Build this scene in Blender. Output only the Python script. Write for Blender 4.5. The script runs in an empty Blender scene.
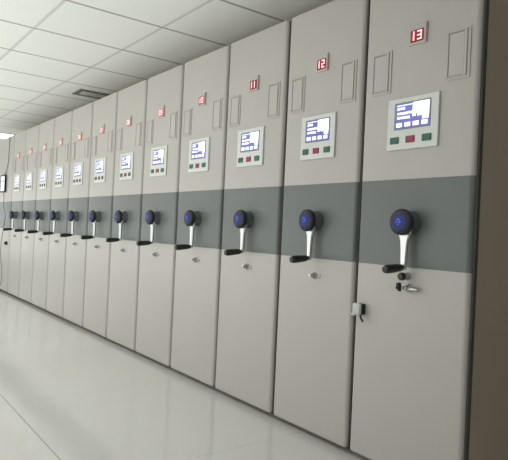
import bpy, bmesh, math, random
from mathutils import Matrix, Vector

random.seed(7)
SC = bpy.context.scene
COL = SC.collection

# ------------------------------------------------------------------ measures
W = 0.6286            # pitch of the row (one unit)
H = 2.35              # top of the units
ZB1, ZB2 = 0.9465, 1.3548   # grey band
FZ = -0.03            # floor height (unit panels hang 3 cm above it)
HC = 2.609            # ceiling height
TILE = 0.7452         # ceiling tile
TX0, TY0 = 4.2084, -0.8969
DEPTH = 2.4


# ------------------------------------------------------------------ materials
def mat(name, col, rough=0.5, metal=0.0, emit=None, estr=0.0, noise=0.0, nscale=8.0, bump=0.0, spec=0.5):
    m = bpy.data.materials.new(name)
    m.use_nodes = True
    nt = m.node_tree
    b = nt.nodes['Principled BSDF']
    b.inputs['Roughness'].default_value = rough
    b.inputs['Metallic'].default_value = metal
    b.inputs['Specular IOR Level'].default_value = spec
    b.inputs['Base Color'].default_value = (*col, 1)
    if noise > 0 or bump > 0:
        tc = nt.nodes.new('ShaderNodeTexCoord')
        n = nt.nodes.new('ShaderNodeTexNoise')
        n.inputs['Scale'].default_value = nscale
        n.inputs['Detail'].default_value = 4
        nt.links.new(tc.outputs['Object'], n.inputs['Vector'])
        if noise > 0:
            r = nt.nodes.new('ShaderNodeMix'); r.data_type = 'RGBA'
            r.inputs[6].default_value = (*[c * (1 - noise) for c in col], 1)
            r.inputs[7].default_value = (*[min(1, c * (1 + noise)) for c in col], 1)
            nt.links.new(n.outputs['Fac'], r.inputs[0])
            nt.links.new(r.outputs[2], b.inputs['Base Color'])
        if bump > 0:
            bp = nt.nodes.new('ShaderNodeBump')
            bp.inputs['Strength'].default_value = bump
            bp.inputs['Distance'].default_value = 0.002
            nt.links.new(n.outputs['Fac'], bp.inputs['Height'])
            nt.links.new(bp.outputs['Normal'], b.inputs['Normal'])
    if emit:
        b.inputs['Emission Color'].default_value = (*emit, 1)
        b.inputs['Emission Strength'].default_value = estr
    return m


def s2l(r, g, b):
    def f(c):
        c /= 255
        return c / 12.92 if c <= 0.04045 else ((c + 0.055) / 1.055) ** 2.4
    return (f(r), f(g), f(b))


M = {}
M['face'] = mat('ivory_powder_coat', s2l(181, 177, 172), 0.42, noise=0.02, nscale=3, spec=0.35)
M['band'] = mat('grey_powder_coat', s2l(106, 111, 110), 0.42, noise=0.02, nscale=3, spec=0.35)
M['body'] = mat('brown_grey_side_steel', s2l(172, 157, 140), 0.45, noise=0.06, nscale=2)
M['flange'] = mat('grey_flange', s2l(222, 212, 200), 0.5)
M['dark'] = mat('recess_shade', s2l(70, 67, 63), 0.7)  # dark tone standing in for shade in seams and recesses
M['seam'] = mat('card_groove', s2l(120, 116, 106), 0.6)
M['plate'] = mat('pale_console_plastic', s2l(208, 211, 207), 0.4)
M['bezel'] = mat('screen_bezel', s2l(120, 124, 140), 0.3)
M['blue'] = mat('screen_blue', s2l(60, 66, 130), 0.3, emit=s2l(104, 108, 184), estr=0.7)
M['white'] = mat('screen_white', s2l(230, 235, 250), 0.3, emit=s2l(238, 242, 255), estr=1.0)
M['green'] = mat('button_green', s2l(34, 92, 66), 0.4)
M['red'] = mat('button_red', s2l(140, 36, 66), 0.4)
M['ledwin'] = mat('led_window', s2l(90, 16, 20), 0.25, emit=s2l(150, 30, 40), estr=0.4)
M['led'] = mat('led_digit', s2l(255, 190, 190), 0.3, emit=s2l(255, 165, 170), estr=1.6)
M['cap'] = mat('crank_cap_dark', s2l(30, 32, 42), 0.4)
M['capblue'] = mat('crank_badge_blue', s2l(34, 40, 84), 0.5, emit=s2l(48, 60, 120), estr=0.18, spec=0.25)  # badge is no lamp; faint glow added to lift its blue
M['capmark'] = mat('crank_badge_mark', s2l(50, 80, 200), 0.5, emit=s2l(70, 100, 230), estr=0.5, spec=0.25)  # glow added to brighten the middle of the emblem
M['hub'] = mat('crank_hub_grey', s2l(84, 90, 92), 0.4)
M['chrome'] = mat('chrome', s2l(182, 184, 182), 0.3, 0.9)
M['steel'] = mat('dull_steel', s2l(170, 170, 166), 0.35, 0.7)
M['grip'] = mat('black_grip', s2l(26, 28, 28), 0.45)
M['black'] = mat('black_plastic', s2l(24, 25, 25), 0.45)
M['latch'] = mat('white_latch_plastic', s2l(188, 191, 184), 0.4)
M['ventm'] = mat('vent_grey', s2l(212, 212, 206), 0.5)
M['ventd'] = mat('vent_dark', s2l(124, 122, 112), 0.6)
M['ventl'] = mat('vent_highlight_pale', s2l(215, 218, 210), 0.5)  # pale tone for the painted vent highlight
M['paint'] = mat('wall_paint', s2l(214, 213, 210), 0.8, noise=0.02, nscale=5)
M['skirting'] = mat('skirting', s2l(150, 146, 138), 0.5)
M['lightframe'] = mat('light_frame', s2l(225, 226, 224), 0.4)
M['diffuser'] = mat('light_diffuser', s2l(245, 248, 245), 0.4, emit=(0.95, 1.0, 0.96), estr=3.0)
M['cable'] = mat('cable_grey', s2l(112, 112, 112), 0.5)


def grid_mat(name, base, line_x, line_y, pitch_x, pitch_y, ox, oy, half, rough, spec, noise, nscale, rnoise=0.0):
    """square tiles: joints running along X tinted line_x, joints running along Y tinted line_y (world = object coords)"""
    m = bpy.data.materials.new(name); m.use_nodes = True
    nt = m.node_tree; N = nt.nodes; L = nt.links
    b = N['Principled BSDF']
    b.inputs['Roughness'].default_value = rough
    b.inputs['Specular IOR Level'].default_value = spec
    tc = N.new('ShaderNodeTexCoord'); sp = N.new('ShaderNodeSeparateXYZ')
    L.new(tc.outputs['Object'], sp.inputs[0])

    def math_(op, a, bv, cv=None):
        n = N.new('ShaderNodeMath'); n.operation = op
        for i, v in enumerate((a, bv, cv)):
            if v is None: continue
            if isinstance(v, (int, float)): n.inputs[i].default_value = v
            else: L.new(v, n.inputs[i])
        return n.outputs[0]

    def joint(sock, o, p):
        a = math_('SUBTRACT', sock, o)
        a = math_('DIVIDE', a, p)
        a = math_('FRACT', a, None)
        a = math_('SUBTRACT', a, 0.5)
        a = math_('ABSOLUTE', a, None)           # 0.5 at joint
        a = math_('SUBTRACT', 0.5, a)
        a = math_('MULTIPLY', a, p)              # distance to joint in m
        return math_('LESS_THAN', a, half)
    jy = joint(sp.outputs[0], ox, pitch_x)       # joint running along Y
    jx = joint(sp.outputs[1], oy, pitch_y)
    nz = N.new('ShaderNodeTexNoise'); nz.inputs['Scale'].default_value = nscale; nz.inputs['Detail'].default_value = 5
    L.new(tc.outputs['Object'], nz.inputs['Vector'])
    mx = N.new('ShaderNodeMix'); mx.data_type = 'RGBA'
    mx.inputs[6].default_value = (*[c * (1 - noise) for c in base], 1)
    mx.inputs[7].default_value = (*[min(1, c * (1 + noise)) for c in base], 1)
    L.new(nz.outputs['Fac'], mx.inputs[0])
    cur = mx.outputs[2]
    for j, c in ((jx, line_x), (jy, line_y)):
        q = N.new('ShaderNodeMix'); q.data_type = 'RGBA'
        L.new(j, q.inputs[0]); L.new(cur, q.inputs[6]); q.inputs[7].default_value = (*c, 1)
        cur = q.outputs[2]
    L.new(cur, b.inputs['Base Color'])
    if rnoise:
        mr = N.new('ShaderNodeMapRange')
        mr.inputs[3].default_value = rough - rnoise; mr.inputs[4].default_value = rough + rnoise
        L.new(nz.outputs['Fac'], mr.inputs[0]); L.new(mr.outputs[0], b.inputs['Roughness'])
    return m


M['ceiling'] = grid_mat('ceiling_tiles', s2l(244, 246, 242), s2l(216, 218, 213), s2l(168, 169, 163),
                        TILE, TILE, TX0, TY0, 0.013, 0.75, 0.3, 0.02, 1.5)
M['floor'] = grid_mat('polished_floor_tiles', s2l(214, 213, 208), s2l(166, 164, 158), s2l(202, 200, 195),
                      1.26, 1.26, 6.54, -1.225, 0.0035, 0.085, 0.8, 0.03, 1.1, 0.04)


# ------------------------------------------------------------------ mesh helpers
def link(o, parent=None):
    COL.objects.link(o)
    if parent is not None: o.parent = parent
    return o


def obj(name, bm, mats, parent=None, smooth=False):
    me = bpy.data.meshes.new(name)
    bmesh.ops.recalc_face_normals(bm, faces=bm.faces)
    bm.to_mesh(me); bm.free()
    if not isinstance(mats, (list, tuple)): mats = [mats]
    for m in mats: me.materials.append(m)
    o = bpy.data.objects.new(name, me)
    if smooth:
        for p in me.polygons: p.use_smooth = True
        try:
            me.set_sharp_from_angle(angle=math.radians(40))
        except Exception:
            pass
    return link(o, parent)


def box(bm, x0, x1, y0, y1, z0, z1, mi=0, bev=0.0, seg=2):
    r = bmesh.ops.create_cube(bm, size=1.0)
    vs = r['verts']
    for v in vs:
        v.co = Vector((x0 + (v.co.x + .5) * (x1 - x0), y0 + (v.co.y + .5) * (y1 - y0), z0 + (v.co.z + .5) * (z1 - z0)))
    fs = set(f for v in vs for f in v.link_faces)
    if bev > 0:
        es = set(e for v in vs for e in v.link_edges)
        rr = bmesh.ops.bevel(bm, geom=list(es), offset=bev, segments=seg, affect='EDGES', profile=0.5)
        fs = set(f for v in rr['verts'] for f in v.link_faces) | set(f for f in fs if f.is_valid)
    for f in fs: f.material_index = mi
    return fs


def lathe(bm, prof, axis_o, axis_d, seg=32, mi=0):
    """prof = [(radius, distance along axis)]; closed with caps where radius is 0"""
    d = Vector(axis_d).normalized(); o = Vector(axis_o)
    a = d.orthogonal().normalized(); b = d.cross(a)
    rings = []
    for r, t in prof:
        c = o + d * t
        if r < 1e-6:
            rings.append([bm.verts.new(c)])
        else:
            rings.append([bm.verts.new(c + (a * math.cos(2 * math.pi * i / seg) + b * math.sin(2 * math.pi * i / seg)) * r) for i in range(seg)])
    for p, q in zip(rings, rings[1:]):
        for i in range(seg):
            j = (i + 1) % seg
            if len(p) == 1 and len(q) == 1: continue
            if len(p) == 1: f = bm.faces.new((p[0], q[i], q[j]))
            elif len(q) == 1: f = bm.faces.new((p[i], q[0], p[j]))
            else: f = bm.faces.new((p[i], q[i], q[j], p[j]))
            f.material_index = mi


def tube(bm, pts, r, seg=10):
    P = [Vector(p) for p in pts]
    rings = []
    for i, p in enumerate(P):
        d = (P[min(i + 1, len(P) - 1)] - P[max(i - 1, 0)]).normalized()
        a = d.cross(Vector((0, 1, 0)))
        if a.length < 1e-4: a = d.cross(Vector((1, 0, 0)))
        a.normalize(); b = d.cross(a)
        rings.append([bm.verts.new(p + (a * math.cos(2 * math.pi * k / seg) + b * math.sin(2 * math.pi * k / seg)) * r) for k in range(seg)])
    for p, q in zip(rings, rings[1:]):
        for k in range(seg):
            j = (k + 1) % seg
            bm.faces.new((p[k], q[k], q[j], p[j]))
    bm.faces.new(rings[0]); bm.faces.new(rings[-1])


def catmull(pts, n=8):
    P = [Vector(p) for p in pts]; out = []
    for i in range(len(P) - 1):
        p0, p1, p2, p3 = P[max(i - 1, 0)], P[i], P[i + 1], P[min(i + 2, len(P) - 1)]
        for k in range(n):
            t = k / n
            out.append(0.5 * ((2 * p1) + (p2 - p0) * t + (2 * p0 - 5 * p1 + 4 * p2 - p3) * t * t + (3 * p1 - p0 - 3 * p2 + p3) * t ** 3))
    out.append(P[-1]); return out


def empty(name, loc, label=None, cat=None, group=None):
    o = bpy.data.objects.new(name, None); o.location = loc; o.empty_display_size = 0.1
    COL.objects.link(o)
    if label: o['label'] = label
    if cat: o['category'] = cat
    if group: o['group'] = group
    return o


def struct(o):
    o['kind'] = 'structure'; return o


def copy_tree(o, parent=None):
    c = o.copy(); COL.objects.link(c)
    if parent is not None: c.parent = parent
    for ch in list(o.children): copy_tree(ch, c)
    return c


# ------------------------------------------------------------------ room shell
RX0, RX1, RY0, RY1 = -4.6, 10.6, -3.7, 2.9
bm = bmesh.new(); box(bm, RX0, RX1, RY0, RY1, FZ - 0.1, FZ); struct(obj('floor', bm, M['floor']))
bm = bmesh.new(); box(bm, RX0, RX1, RY0, RY1, HC, HC + 0.1); struct(obj('ceiling', bm, M['ceiling']))
bm = bmesh.new(); box(bm, RX0, RX1, RY1, RY1 + 0.12, FZ, HC); struct(obj('wall_back', bm, M['paint']))
bm = bmesh.new(); box(bm, RX0, RX1, RY0 - 0.12, RY0, FZ, HC); struct(obj('wall_front', bm, M['paint']))
bm = bmesh.new(); box(bm, RX0 - 0.12, RX0, RY0, RY1, FZ, HC); struct(obj('wall_left', bm, M['paint']))
bm = bmesh.new(); box(bm, RX1, RX1 + 0.12, RY0, RY1, FZ, HC); struct(obj('wall_right', bm, M['paint']))
bm = bmesh.new(); box(bm, RX0, RX0 + 0.015, RY0 + 0.02, RY1 - 0.02, FZ, FZ + 0.1, bev=0.004); struct(obj('baseboard_left', bm, M['skirting']))

# ------------------------------------------------------------------ the shelving unit (local: x 0..W from its left seam, y<0 towards the aisle, z above the floor)
Z = -FZ               # added to panel heights
GAP = 0.011
FY = 0.0              # panel front
PT = 0.042            # panel thickness


def panel(z0, z1, bottom=False, top=False, W=W):
    bm = bmesh.new()
    x0, x1 = GAP, W - GAP
    # outline of the section: rounded front corners
    r = 0.021; n = 7
    sec = [(x0, FY + PT)]
    for i in range(n):
        a = math.pi + i / (n - 1) * math.pi / 2
        sec.append((x0 + r + r * math.cos(a), FY + r + r * math.sin(a)))
    for i in range(n):
        a = 1.5 * math.pi + i / (n - 1) * math.pi / 2
        sec.append((x1 - r + r * math.cos(a), FY + r + r * math.sin(a)))
    sec.append((x1, FY + PT))
    lev = [(z0, 0)]
    rb = 0.018
    if bottom: lev = [(z0 + rb - rb * math.sin(a * math.pi / 10), rb - rb * math.cos(a * math.pi / 10)) for a in range(5, -1, -1)]
    if top: lev += [(z1 - rb + rb * math.sin(a * math.pi / 10), rb - rb * math.cos(a * math.pi / 10)) for a in range(0, 6)]
    else: lev += [(z1, 0)]
    cx = (x0 + x1) / 2
    rings = []
    for z, ins in lev:
        ring = []
        for x, y in sec:
            xx = x
            if x < cx: xx = max(x, x0 + ins) if x < x0 + r else x
            else: xx = min(x, x1 - ins) if x > x1 - r else x
            yy = y + ins * 0.5 * (1 - min(1, y / r)) if y < r else y
            ring.append(bm.verts.new((xx, yy, z + Z)))
        rings.append(ring)
    m = len(sec)
    for p, q in zip(rings, rings[1:]):
        for i in range(m):
            j = (i + 1) % m
            bm.faces.new((p[i], p[j], q[j], q[i]))
    bm.faces.new(rings[0]); bm.faces.new(rings[-1])
    return bm


SEG = {'0': 'abcdef', '1': 'bc', '2': 'abged', '3': 'abgcd', '4': 'fgbc', '5': 'afgcd', '6': 'afgedc', '7': 'abc', '8': 'abcdefg', '9': 'abcdfg'}


def digit_bm(text):
    bm = bmesh.new()
    x0, x1, z0, z1 = 0.282, 0.344, 1.992, 2.034
    cw = (x1 - x0) / 2
    for i, ch in enumerate(text):
        a = x0 + i * cw + 0.003; b = x0 + (i + 1) * cw - 0.004
        zm = (z0 + z1) / 2; t = 0.0062 if ch != '1' else 0.0075
        R = {'a': (a, b, z1 - t, z1), 'd': (a, b, z0, z0 + t), 'g': (a, b, zm - t / 2, zm + t / 2),
             'f': (a, a + t, zm, z1), 'b': (b - t, b, zm, z1), 'e': (a, a + t, z0, zm), 'c': (b - t, b, z0, zm)}
        if ch == '1':
            m_ = (a + b) / 2; R['b'] = (m_ - t / 2, m_ + t / 2, zm, z1); R['c'] = (m_ - t / 2, m_ + t / 2, z0, zm)
        for s in SEG[ch]:
            q = R[s]; box(bm, q[0], q[1], -0.0108, -0.0095, q[2] + Z, q[3] + Z, bev=0.0005, seg=1)
    return bm


def card_holder(root, x0, x1, z0, z1):
    # thin frame with a raised right-hand and bottom lip round a shallow card
    bm = bmesh.new()
    t = 0.005
    box(bm, x0, x1 + 0.014, -0.0045, 0.002, z0 - 0.010 + Z, z1 + 0.006 + Z, 0, 0.0012, 2)          # back plate
    box(bm, x1 - 0.012, x1, -0.010, 0.0, z0 + Z, z1 + Z, 0, 0.0015, 2)    # right lip
    box(bm, x0, x1 - 0.012, -0.0075, 0.0, z0 + Z, z0 + 0.006 + Z, 0, 0.001, 1)
    box(bm, x0, x1 - 0.012, -0.0075, 0.0, z1 - 0.006 + Z, z1 + Z, 0, 0.001, 1)
    box(bm, x0, x0 + 0.006, -0.0075, 0.0, z0 + Z, z1 + Z, 0, 0.001, 1)
    h = obj('card_holder', bm, M['face'], root)
    bm = bmesh.new()
    box(bm, x0 + 0.0065, x1 - 0.0125, -0.0052, -0.0040, z0 + 0.0065 + Z, z1 - 0.0065 + Z, 1)
    box(bm, x0 + 0.0105, x1 - 0.0150, -0.0060, -0.0048, z0 + 0.0085 + Z, z1 - 0.0105 + Z, 0)
    obj('card_insert', bm, [M['face'], M['seam']], h)


def make_unit(W=W):
    root = empty('shelving_unit', (0, 0, FZ))
    bm = bmesh.new()
    # carcass with a recessed plinth under it
    box(bm, 0.012, W - 0.012, 0.058, DEPTH, 0.03, H + Z - 0.01, 0, 0.003, 1)
    obj('carcass', bm, M['body'], root)
    bm = bmesh.new()
    for xa, xb in ((0.0122, 0.034), (W - 0.034, W - 0.0122)):
        box(bm, xa, xb, 0.0555, 0.080, 0.05, H + Z - 0.012, 0, 0.002, 1)
    obj('corner_post', bm, M['flange'], root)
    bm = bmesh.new()
    box(bm, 0.03, W - 0.03, PT - 0.001, 0.060, 0.05, H + Z - 0.02, 0)
    for xa, xb in ((0.002, 0.0135), (W - 0.0135, W - 0.002)):
        box(bm, xa, xb, 0.020, PT + 0.003, 0.03, H + Z - 0.004, 0, 0.002, 1)
    obj('seam_shade_strip', bm, M['dark'], root)  # dark strips and backing added to deepen the shade in the seams
    bm = bmesh.new(); box(bm, 0.018, W - 0.018, 0.075, DEPTH - 0.05, 0.0, 0.03, 0, 0.002, 1)
    obj('plinth', bm, M['dark'], root)
    obj('lower_panel', panel(0.0, ZB1, bottom=True, W=W), M['face'], root, True)
    obj('centre_band', panel(ZB1, ZB2, W=W), M['band'], root, True)
    obj('upper_panel', panel(ZB2, H, top=True, W=W), M['face'], root, True)
    return root


def dress(root):
    card_holder(root, 0.064, 0.160, 1.782, 1.972)
    card_holder(root, 0.472, 0.566, 1.782, 1.982)
    # number display
    bm = bmesh.new()
    box(bm, 0.266, 0.363, -0.006, 0.001, 1.973 + Z, 2.066 + Z, 0, 0.002, 2)
    box(bm, 0.359, 0.364, -0.012, 0.001, 1.973 + Z, 2.066 + Z, 0, 0.001, 1)
    d = obj('number_display', bm, M['face'], root)
    bm = bmesh.new()
    box(bm, 0.279, 0.347, -0.0094, -0.005, 1.985 + Z, 2.041 + Z, 0, 0.001, 1)
    obj('display_window', bm, M['ledwin'], d)
    # console
    bm = bmesh.new()
    box(bm, 0.171, 0.446, -0.011, 0.001, 1.492 + Z, 1.735 + Z, 0, 0.004, 3)
    c = obj('control_panel', bm, M['plate'], root)
    bm = bmesh.new()
    sx0, sx1, sz0, sz1 = 0.216, 0.402, 1.592, 1.706

    def q(u0, u1, v0, v1, mi, lay):
        box(bm, sx0 + u0 * (sx1 - sx0), sx0 + u1 * (sx1 - sx0), -0.0135 - 0.0004 * lay, -0.0120, sz0 + v0 * (sz1 - sz0) + Z, sz0 + v1 * (sz1 - sz0) + Z, mi)
    box(bm, sx0 - 0.005, sx1 + 0.005, -0.0135, -0.009, sz0 - 0.006 + Z, sz1 + 0.006 + Z, 0, 0.0015, 1)
    q(0, 1, 0, 1, 1, 1)
    q(0.52, 0.99, 0.42, 0.99, 2, 2)                    # bright right half
    q(0.66, 0.78, 0.29, 0.40, 1, 2); q(0.80, 0.98, 0.27, 0.42, 2, 2)
    q(0.62, 0.66, 0.42, 0.52, 1, 3)
    q(0.05, 0.50, 0.915, 0.95, 2, 2)
    for v, u in ((0.76, 0.22), (0.56, 0.42), (0.38, 0.40)):
        x = 0.07
        while x < u + 0.05:
            wd = random.choice((0.05, 0.07, 0.09))
            q(x, x + wd, v - random.uniform(0, .02), v + 0.085 + random.uniform(0, .02), 2, 2); x += wd + 0.016
    for i in range(4):
        u = 0.05 + i * 0.245
        q(u, u + 0.17, 0.05, 0.22, 2, 2)
    obj('screen', bm, [M['bezel'], M['blue'], M['white']], c)
    for x, k in ((0.217, 'green'), (0.304, 'red'), (0.391, 'green')):
        bm = bmesh.new()
        box(bm, x - 0.024, x + 0.024, -0.016, -0.009, 1.521 + Z, 1.553 + Z, 0, 0.003, 2)
        b = obj('button', bm, M[k], c)
        b['label'] = k + ' push button'
    # crank
    cx, cz = 0.322, 1.152 + Z
    bm = bmesh.new()
    lathe(bm, [(0, 0.002), (0.054, 0.002), (0.054, -0.004), (0.052, -0.018), (0.048, -0.030), (0.042, -0.058), (0, -0.058)], (cx, 0, cz), (0, 1, 0), 36)
    cr = obj('crank', bm, M['hub'], root, True)
    bm = bmesh.new()
    lathe(bm, [(0, -0.052), (0.050, -0.052), (0.058, -0.057), (0.0605, -0.067), (0.0585, -0.078), (0.050, -0.086), (0.03, -0.0905), (0, -0.092)], (cx, 0, cz), (0, 1, 0), 40)
    obj('hub_cap', bm, M['cap'], cr, True)
    bm = bmesh.new()
    lathe(bm, [(0, -0.0895), (0.040, -0.0878), (0.0395, -0.0900), (0.022, -0.0930), (0, -0.0938)], (cx, 0, cz), (0, 1, 0), 28, 0)
    for bx, bz, w_, h_ in ((-0.010, 0.006, 0.020, 0.007), (-0.014, -0.004, 0.010, 0.006), (0.002, -0.005, 0.013, 0.008), (-0.006, -0.014, 0.012, 0.005), (-0.004, 0.015, 0.010, 0.004)):
        box(bm, cx + bx, cx + bx + w_, -0.0946, -0.0910, cz + bz, cz + bz + h_, 1, 0.001, 1)
    obj('hub_badge', bm, [M['capblue'], M['capmark']], cr, True)
    # arm: tapered flat bar
    bm = bmesh.new()
    sec = [(0.036, -0.030), (0.035, -0.052), (0.026, -0.068), (0.0205, -0.088), (0.0175, -0.13), (0.0155, -0.175), (0.0145, -0.195), (0.012, -0.210), (0.006, -0.216)]
    rings = []
    for hw, dz in sec:
        b_ = min(0.005, hw * .6); ya, yb = -0.050, -0.032
        pts = [(-hw + b_, ya), (hw - b_, ya), (hw, ya + b_), (hw, yb - b_), (hw - b_, yb), (-hw + b_, yb), (-hw, yb - b_), (-hw, ya + b_)]
        rings.append([bm.verts.new((cx + px, py, cz + dz)) for px, py in pts])
    for p, q_ in zip(rings, rings[1:]):
        for i in range(8): bm.faces.new((p[i], p[(i + 1) % 8], q_[(i + 1) % 8], q_[i]))
    bm.faces.new(rings[0]); bm.faces.new(rings[-1])
    obj('crank_arm', bm, M['chrome'], cr, True)
    bm = bmesh.new()
    lathe(bm, [(0, 0.0), (0.010, 0.0), (0.012, 0.010), (0.0165, 0.018), (0.0185, 0.05), (0.020, 0.09), (0.0195, 0.112), (0.015, 0.124), (0, 0.127)],
          (cx, -0.046, 0.948 + Z), (0, -1, -0.08), 24)
    obj('crank_grip', bm, M['grip'], cr, True)
    # key lock
    bm = bmesh.new()
    lathe(bm, [(0, 0.002), (0.020, 0.002), (0.020, -0.004), (0.015, -0.008), (0.014, -0.022), (0.012, -0.025), (0, -0.025)], (cx + 0.006, 0, 0.853 + Z), (0, 1, 0), 24)
    lk = obj('lock', bm, M['steel'], root, True)
    bm = bmesh.new()
    lathe(bm, [(0, 0), (0.0085, 0.0), (0.0085, -0.014), (0, -0.016)], (cx + 0.006, -0.025, 0.853 + Z), (0, 1, 0), 16)
    obj('lock_plug', bm, M['chrome'], lk, True)
    bm = bmesh.new()
    box(bm, cx + 0.022, cx + 0.052, -0.005, 0.001, 0.842 + Z, 0.860 + Z, 0, 0.003, 2)
    obj('lock_escutcheon', bm, M['steel'], lk, True)


G = 'shelving units in one long row'
W1 = 1.10             # the fixed end unit is wider
full = make_unit()
dress(full)
plain = make_unit(W1)

ORD = {2: 'twelfth', 3: 'eleventh', 4: 'tenth', 5: 'ninth', 6: 'eighth', 7: 'seventh', 8: 'sixth', 9: 'fifth', 10: 'fourth', 11: 'third', 12: 'second'}
units = {}
units[1] = plain
plain.location = (-W1, 0, FZ)
for n in range(2, 14):
    u = full if n == 2 else copy_tree(full)
    units[n] = u
    u.location = ((n - 2) * W, 0, FZ)
units[12].location.x = 10 * W + 0.004; units[12].scale.x = 0.973
units[13].location.x = 11 * W - 0.013; units[13].scale.x = 1.030
for n in range(1, 14):
    u = units[n]
    u['category'] = 'shelving unit'; u['group'] = G
    if n > 1:
        disp = [c for c in u.children if c.name.startswith('number_display')][0]
        dg = obj('digits', digit_bm('%02d' % n), M['led'], disp)
        dg['label'] = 'red glowing number %02d' % n
    if n == 13:
        u['label'] = 'ivory mobile shelving unit with red number 13, nearest, its brown side showing'
    elif n == 1:
        u['label'] = 'ivory shelving unit without a crank at the far left end, carrying the tablet'
    else:
        u['label'] = 'ivory mobile shelving unit showing red number %d, %s from the near right end' % (n, ORD[n])

# extras of unit 13: a second lock with key, and the pale latch on its left edge
u13 = units[13]
cx = 0.314
bm = bmesh.new()
lathe(bm, [(0, 0.002), (0.017, 0.002), (0.017, -0.010), (0.014, -0.016), (0.014, -0.030), (0, -0.031)], (cx + 0.000, 0, 0.905 + Z), (0, 1, 0), 24)
o = obj('lock_knob', bm, M['steel'], u13, True)
bm = bmesh.new()
lathe(bm, [(0, -0.028), (0.016, -0.028), (0.018, -0.034), (0.018, -0.046), (0.014, -0.052), (0, -0.053)], (cx - 0.000, 0, 0.905 + Z), (0, 1, 0), 24)
obj('knob_cap', bm, M['black'], o, True)
bm = bmesh.new()
box(bm, cx - 0.004, cx + 0.004, -0.062, -0.041, 0.838 + Z, 0.866 + Z, 0, 0.002, 2)
box(bm, cx - 0.001, cx + 0.013, -0.078, -0.056, 0.860 + Z, 0.878 + Z, 0, 0.003, 2)
box(bm, cx - 0.001, cx + 0.003, -0.078, -0.066, 0.848 + Z, 0.862 + Z, 0, 0.001, 1)
o = obj('key', bm, M['black'], u13, True); o['label'] = 'black headed key left in the lock'
bm = bmesh.new()
lathe(bm, [(0, 0), (0.011, 0), (0.012, 0.012), (0.009, 0.05), (0.005, 0.062), (0, 0.063)], (cx + 0.012, -0.014, 0.850 + Z), (1, -0.1, 0.03), 18)
o = obj('lock_lever', bm, M['chrome'], u13, True)
bm = bmesh.new()
box(bm, 0.032, 0.080, -0.044, -0.026, 0.692 + Z, 0.748 + Z, 0, 0.007, 3)
box(bm, 0.022, 0.050, -0.042, -0.030, 0.686 + Z, 0.697 + Z, 0, 0.003, 2)
o = obj('latch', bm, M['latch'], u13, True); o['label'] = 'small pale plastic latch block on the edge'
bm = bmesh.new()
box(bm, 0.044, 0.080, -0.030, 0.002, 0.694 + Z, 0.746 + Z, 0, 0.003, 2)
tube(bm, catmull([(0.070, -0.020, 0.700 + Z), (0.076, -0.030, 0.686 + Z), (0.088, -0.034, 0.672 + Z), (0.096, -0.032, 0.662 + Z)], 5), 0.005, 10)
obj('latch_backing', bm, M['black'], o, True)

# unit 1: black key lock on the lower panel
bm = bmesh.new()
kx = W1 - W
box(bm, kx + 0.462, kx + 0.515, -0.030, 0.002, 0.700 + Z, 0.752 + Z, 0, 0.006, 3)
lathe(bm, [(0, 0), (0.014, 0), (0.014, 0.012), (0, 0.014)], (kx + 0.488, -0.028, 0.727 + Z), (0, -1, 0), 18)
o = obj('lock', bm, M['black'], units[1], True); o['label'] = 'small black lock'

# tablet on unit 1
t = empty('tablet', (-0.61, -0.002, 1.50), 'white lit tablet screen in a black frame on the leftmost shelving unit', 'tablet')
bm = bmesh.new()
# frame
ww, hh = 0.285, 0.272
for a in ((0, ww, 0, 0.026), (0, ww, hh - 0.026, hh), (0, 0.036, 0.026, hh - 0.026), (ww - 0.036, ww, 0.026, hh - 0.026)):
    box(bm, a[0], a[1], -0.028, -0.012, a[2], a[3], 0, 0.003, 2)
box(bm, 0.01, ww - 0.01, -0.022, -0.012, 0.01, hh - 0.01, 0, 0.002, 1)
obj('bezel', bm, M['black'], t)
bm = bmesh.new()
box(bm, 0.036, ww - 0.036, -0.025, -0.021, 0.026, hh - 0.026, 0)
box(bm, 0.06, ww - 0.07, -0.0257, -0.024, 0.16, 0.19, 1); box(bm, 0.06, ww - 0.10, -0.0257, -0.024, 0.10, 0.12, 1)
obj('screen', bm, [M['white'], M['bezel']], t)
bm = bmesh.new()
box(bm, 0.09, ww - 0.09, -0.013, 0.0015, 0.08, hh - 0.08, 0, 0.004, 2)
obj('wall_bracket', bm, M['black'], t)

cab = catmull([(-0.21, -0.01, 2.40), (-0.22, -0.012, 2.20), (-0.23, -0.012, 2.00), (-0.30, -0.014, 1.85), (-0.38, -0.020, 1.768)], 8)
bm = bmesh.new(); tube(bm, cab, 0.005, 8)
o = obj('cable', bm, M['cable'], None, True)
o['label'] = 'thin grey cable running down from the ceiling to the top of the tablet'; o['category'] = 'cable'; o['group'] = 'tablet cables'
cab = catmull([(-0.42, -0.020, 1.504), (-0.33, -0.03, 1.42), (-0.24, -0.05, 1.28), (-0.071, -0.06, 1.163), (-0.10, -0.06, 1.02), (-0.147, -0.06, 0.92), (-0.27, -0.05, 0.736), (-0.285, -0.05, 0.537),
               (-0.165, -0.05, 0.33), (-0.17, -0.05, 0.15), (-0.29, -0.05, 0.03), (-0.36, -0.05, FZ + 0.006)], 8)
bm = bmesh.new(); tube(bm, cab, 0.005, 8)
o = obj('cable', bm, M['cable'], None, True)
o['label'] = 'thin grey cable looping down from the tablet to the floor'; o['category'] = 'cable'; o['group'] = 'tablet cables'

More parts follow.
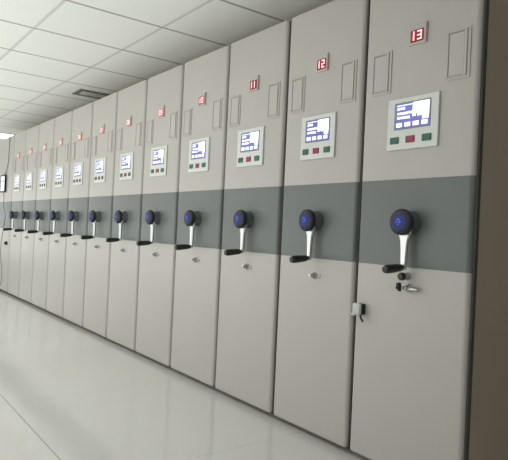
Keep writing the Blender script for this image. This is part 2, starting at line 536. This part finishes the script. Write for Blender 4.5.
# ------------------------------------------------------------------ ceiling fittings
v = empty('ceiling_vent', (2.38, 0.08, HC), 'grey slotted air vent set into the ceiling above the row', 'vent')
bm = bmesh.new()
vw, vl, fr = 0.29, 0.85, 0.045
for a in ((-vw / 2, vw / 2, 0, fr), (-vw / 2, vw / 2, vl - fr, vl), (-vw / 2, -vw / 2 + fr, fr, vl - fr), (vw / 2 - fr, vw / 2, fr, vl - fr)):
    box(bm, a[0], a[1], a[2], a[3], -0.014, 0.001, 0, 0.003, 2)
obj('vent_frame', bm, M['ventd'], v)
bm = bmesh.new(); box(bm, -vw / 2 + 0.03, vw / 2 - 0.03, 0.03, vl - 0.03, -0.003, 0.001); obj('vent_backing', bm, M['ventm'], v)
for i in range(4):
    x = -vw / 2 + fr + 0.028 + i * 0.048
    bm = bmesh.new(); box(bm, x - 0.011, x + 0.011, fr, vl - fr, -0.010, -0.002, 0, 0.002, 1)
    obj('slat', bm, M['ventm'], v)
bm = bmesh.new(); box(bm, -0.085, 0.085, 0.075, 0.16, -0.013, -0.009, 0, 0.002, 1)  # thin pale box added as the bright highlight inside the vent
o = obj('vent_highlight', bm, M['ventl'], v); o['label'] = 'pale highlight on the vent'


def ceiling_light(ix, iy, power, label):
    x = TX0 + ix * TILE; y = TY0 + iy * TILE
    t = empty('ceiling_light', (x + TILE / 2, y + TILE / 2, HC), label, 'ceiling light', 'square ceiling lights')
    h = TILE / 2
    bm = bmesh.new()
    for a in ((-h, h, -h, -h + 0.03), (-h, h, h - 0.03, h), (-h, -h + 0.03, -h + 0.03, h - 0.03), (h - 0.03, h, -h + 0.03, h - 0.03)):
        box(bm, a[0], a[1], a[2], a[3], -0.012, 0.001, 0, 0.002, 1)
    obj('light_frame', bm, M['lightframe'], t)
    bm = bmesh.new(); box(bm, -h + 0.028, h - 0.028, -h + 0.028, h - 0.028, -0.008, 0.001)
    obj('diffuser', bm, M['diffuser'], t)
    if power:
        L = bpy.data.lights.new('ceiling_lamp', 'AREA'); L.shape = 'SQUARE'; L.size = TILE * 0.9; L.energy = power; L.color = (0.98, 1.0, 0.97)
        o = bpy.data.objects.new('ceiling_lamp', L); o.location = (0, 0, -0.03); link(o, t)


for ix in (-9,):
    ceiling_light(ix, 1, 6, 'bright square ceiling light past the far left end of the row')
for ix in (-4, 1, 6):
    ceiling_light(ix, -3, 14, 'square ceiling light over the aisle')

# daylight from the far end of the room and an added upward fill on the aisle side
def area(name, loc, rot, sx, sy, e, col):
    L = bpy.data.lights.new(name, 'AREA'); L.shape = 'RECTANGLE'; L.size = sx; L.size_y = sy; L.energy = e; L.color = col
    o = bpy.data.objects.new(name, L); o.location = loc; o.rotation_euler = rot; link(o); return o


area('window_daylight', (RX0 + 0.5, -1.8, 1.1), (0, -math.pi / 2 - 0.4, 0), 1.9, 3.0, 30, (0.95, 1.0, 0.98))
area('aisle_fill', (2.3, RY0 + 0.65, 0.9), (math.pi / 2 + 0.8, 0, 0), 9.8, 1.6, 113, (0.98, 1.0, 0.975))  # unseen fill without a fixture, tilted up to brighten the ceiling

w = bpy.data.worlds.new('world'); SC.world = w; w.use_nodes = True
w.node_tree.nodes['Background'].inputs[0].default_value = (0.8, 0.85, 0.9, 1)
w.node_tree.nodes['Background'].inputs[1].default_value = 0.3

# ------------------------------------------------------------------ camera
cam = bpy.data.cameras.new('camera'); co = bpy.data.objects.new('camera', cam); link(co)
cam.sensor_fit = 'HORIZONTAL'; cam.sensor_width = 36.0; cam.lens = 560.6227 / 508 * 36.0
cam.clip_start = 0.02
R = Matrix(((0.6007516773441242, -0.026308550821568015, 0.7990026797964387), (0.7980996895205803, -0.03802063472520522, -0.6013246352198169), (0.046198568758941905, 0.998930573908298, -0.0018441138424254485)))
co.matrix_world = Matrix.Translation((8.8554, -2.1197, 1.0807)) @ R.to_4x4()
SC.camera = co
SC.view_settings.view_transform = 'Standard'
SC.view_settings.look = 'None'
SC.view_settings.exposure = 0.0
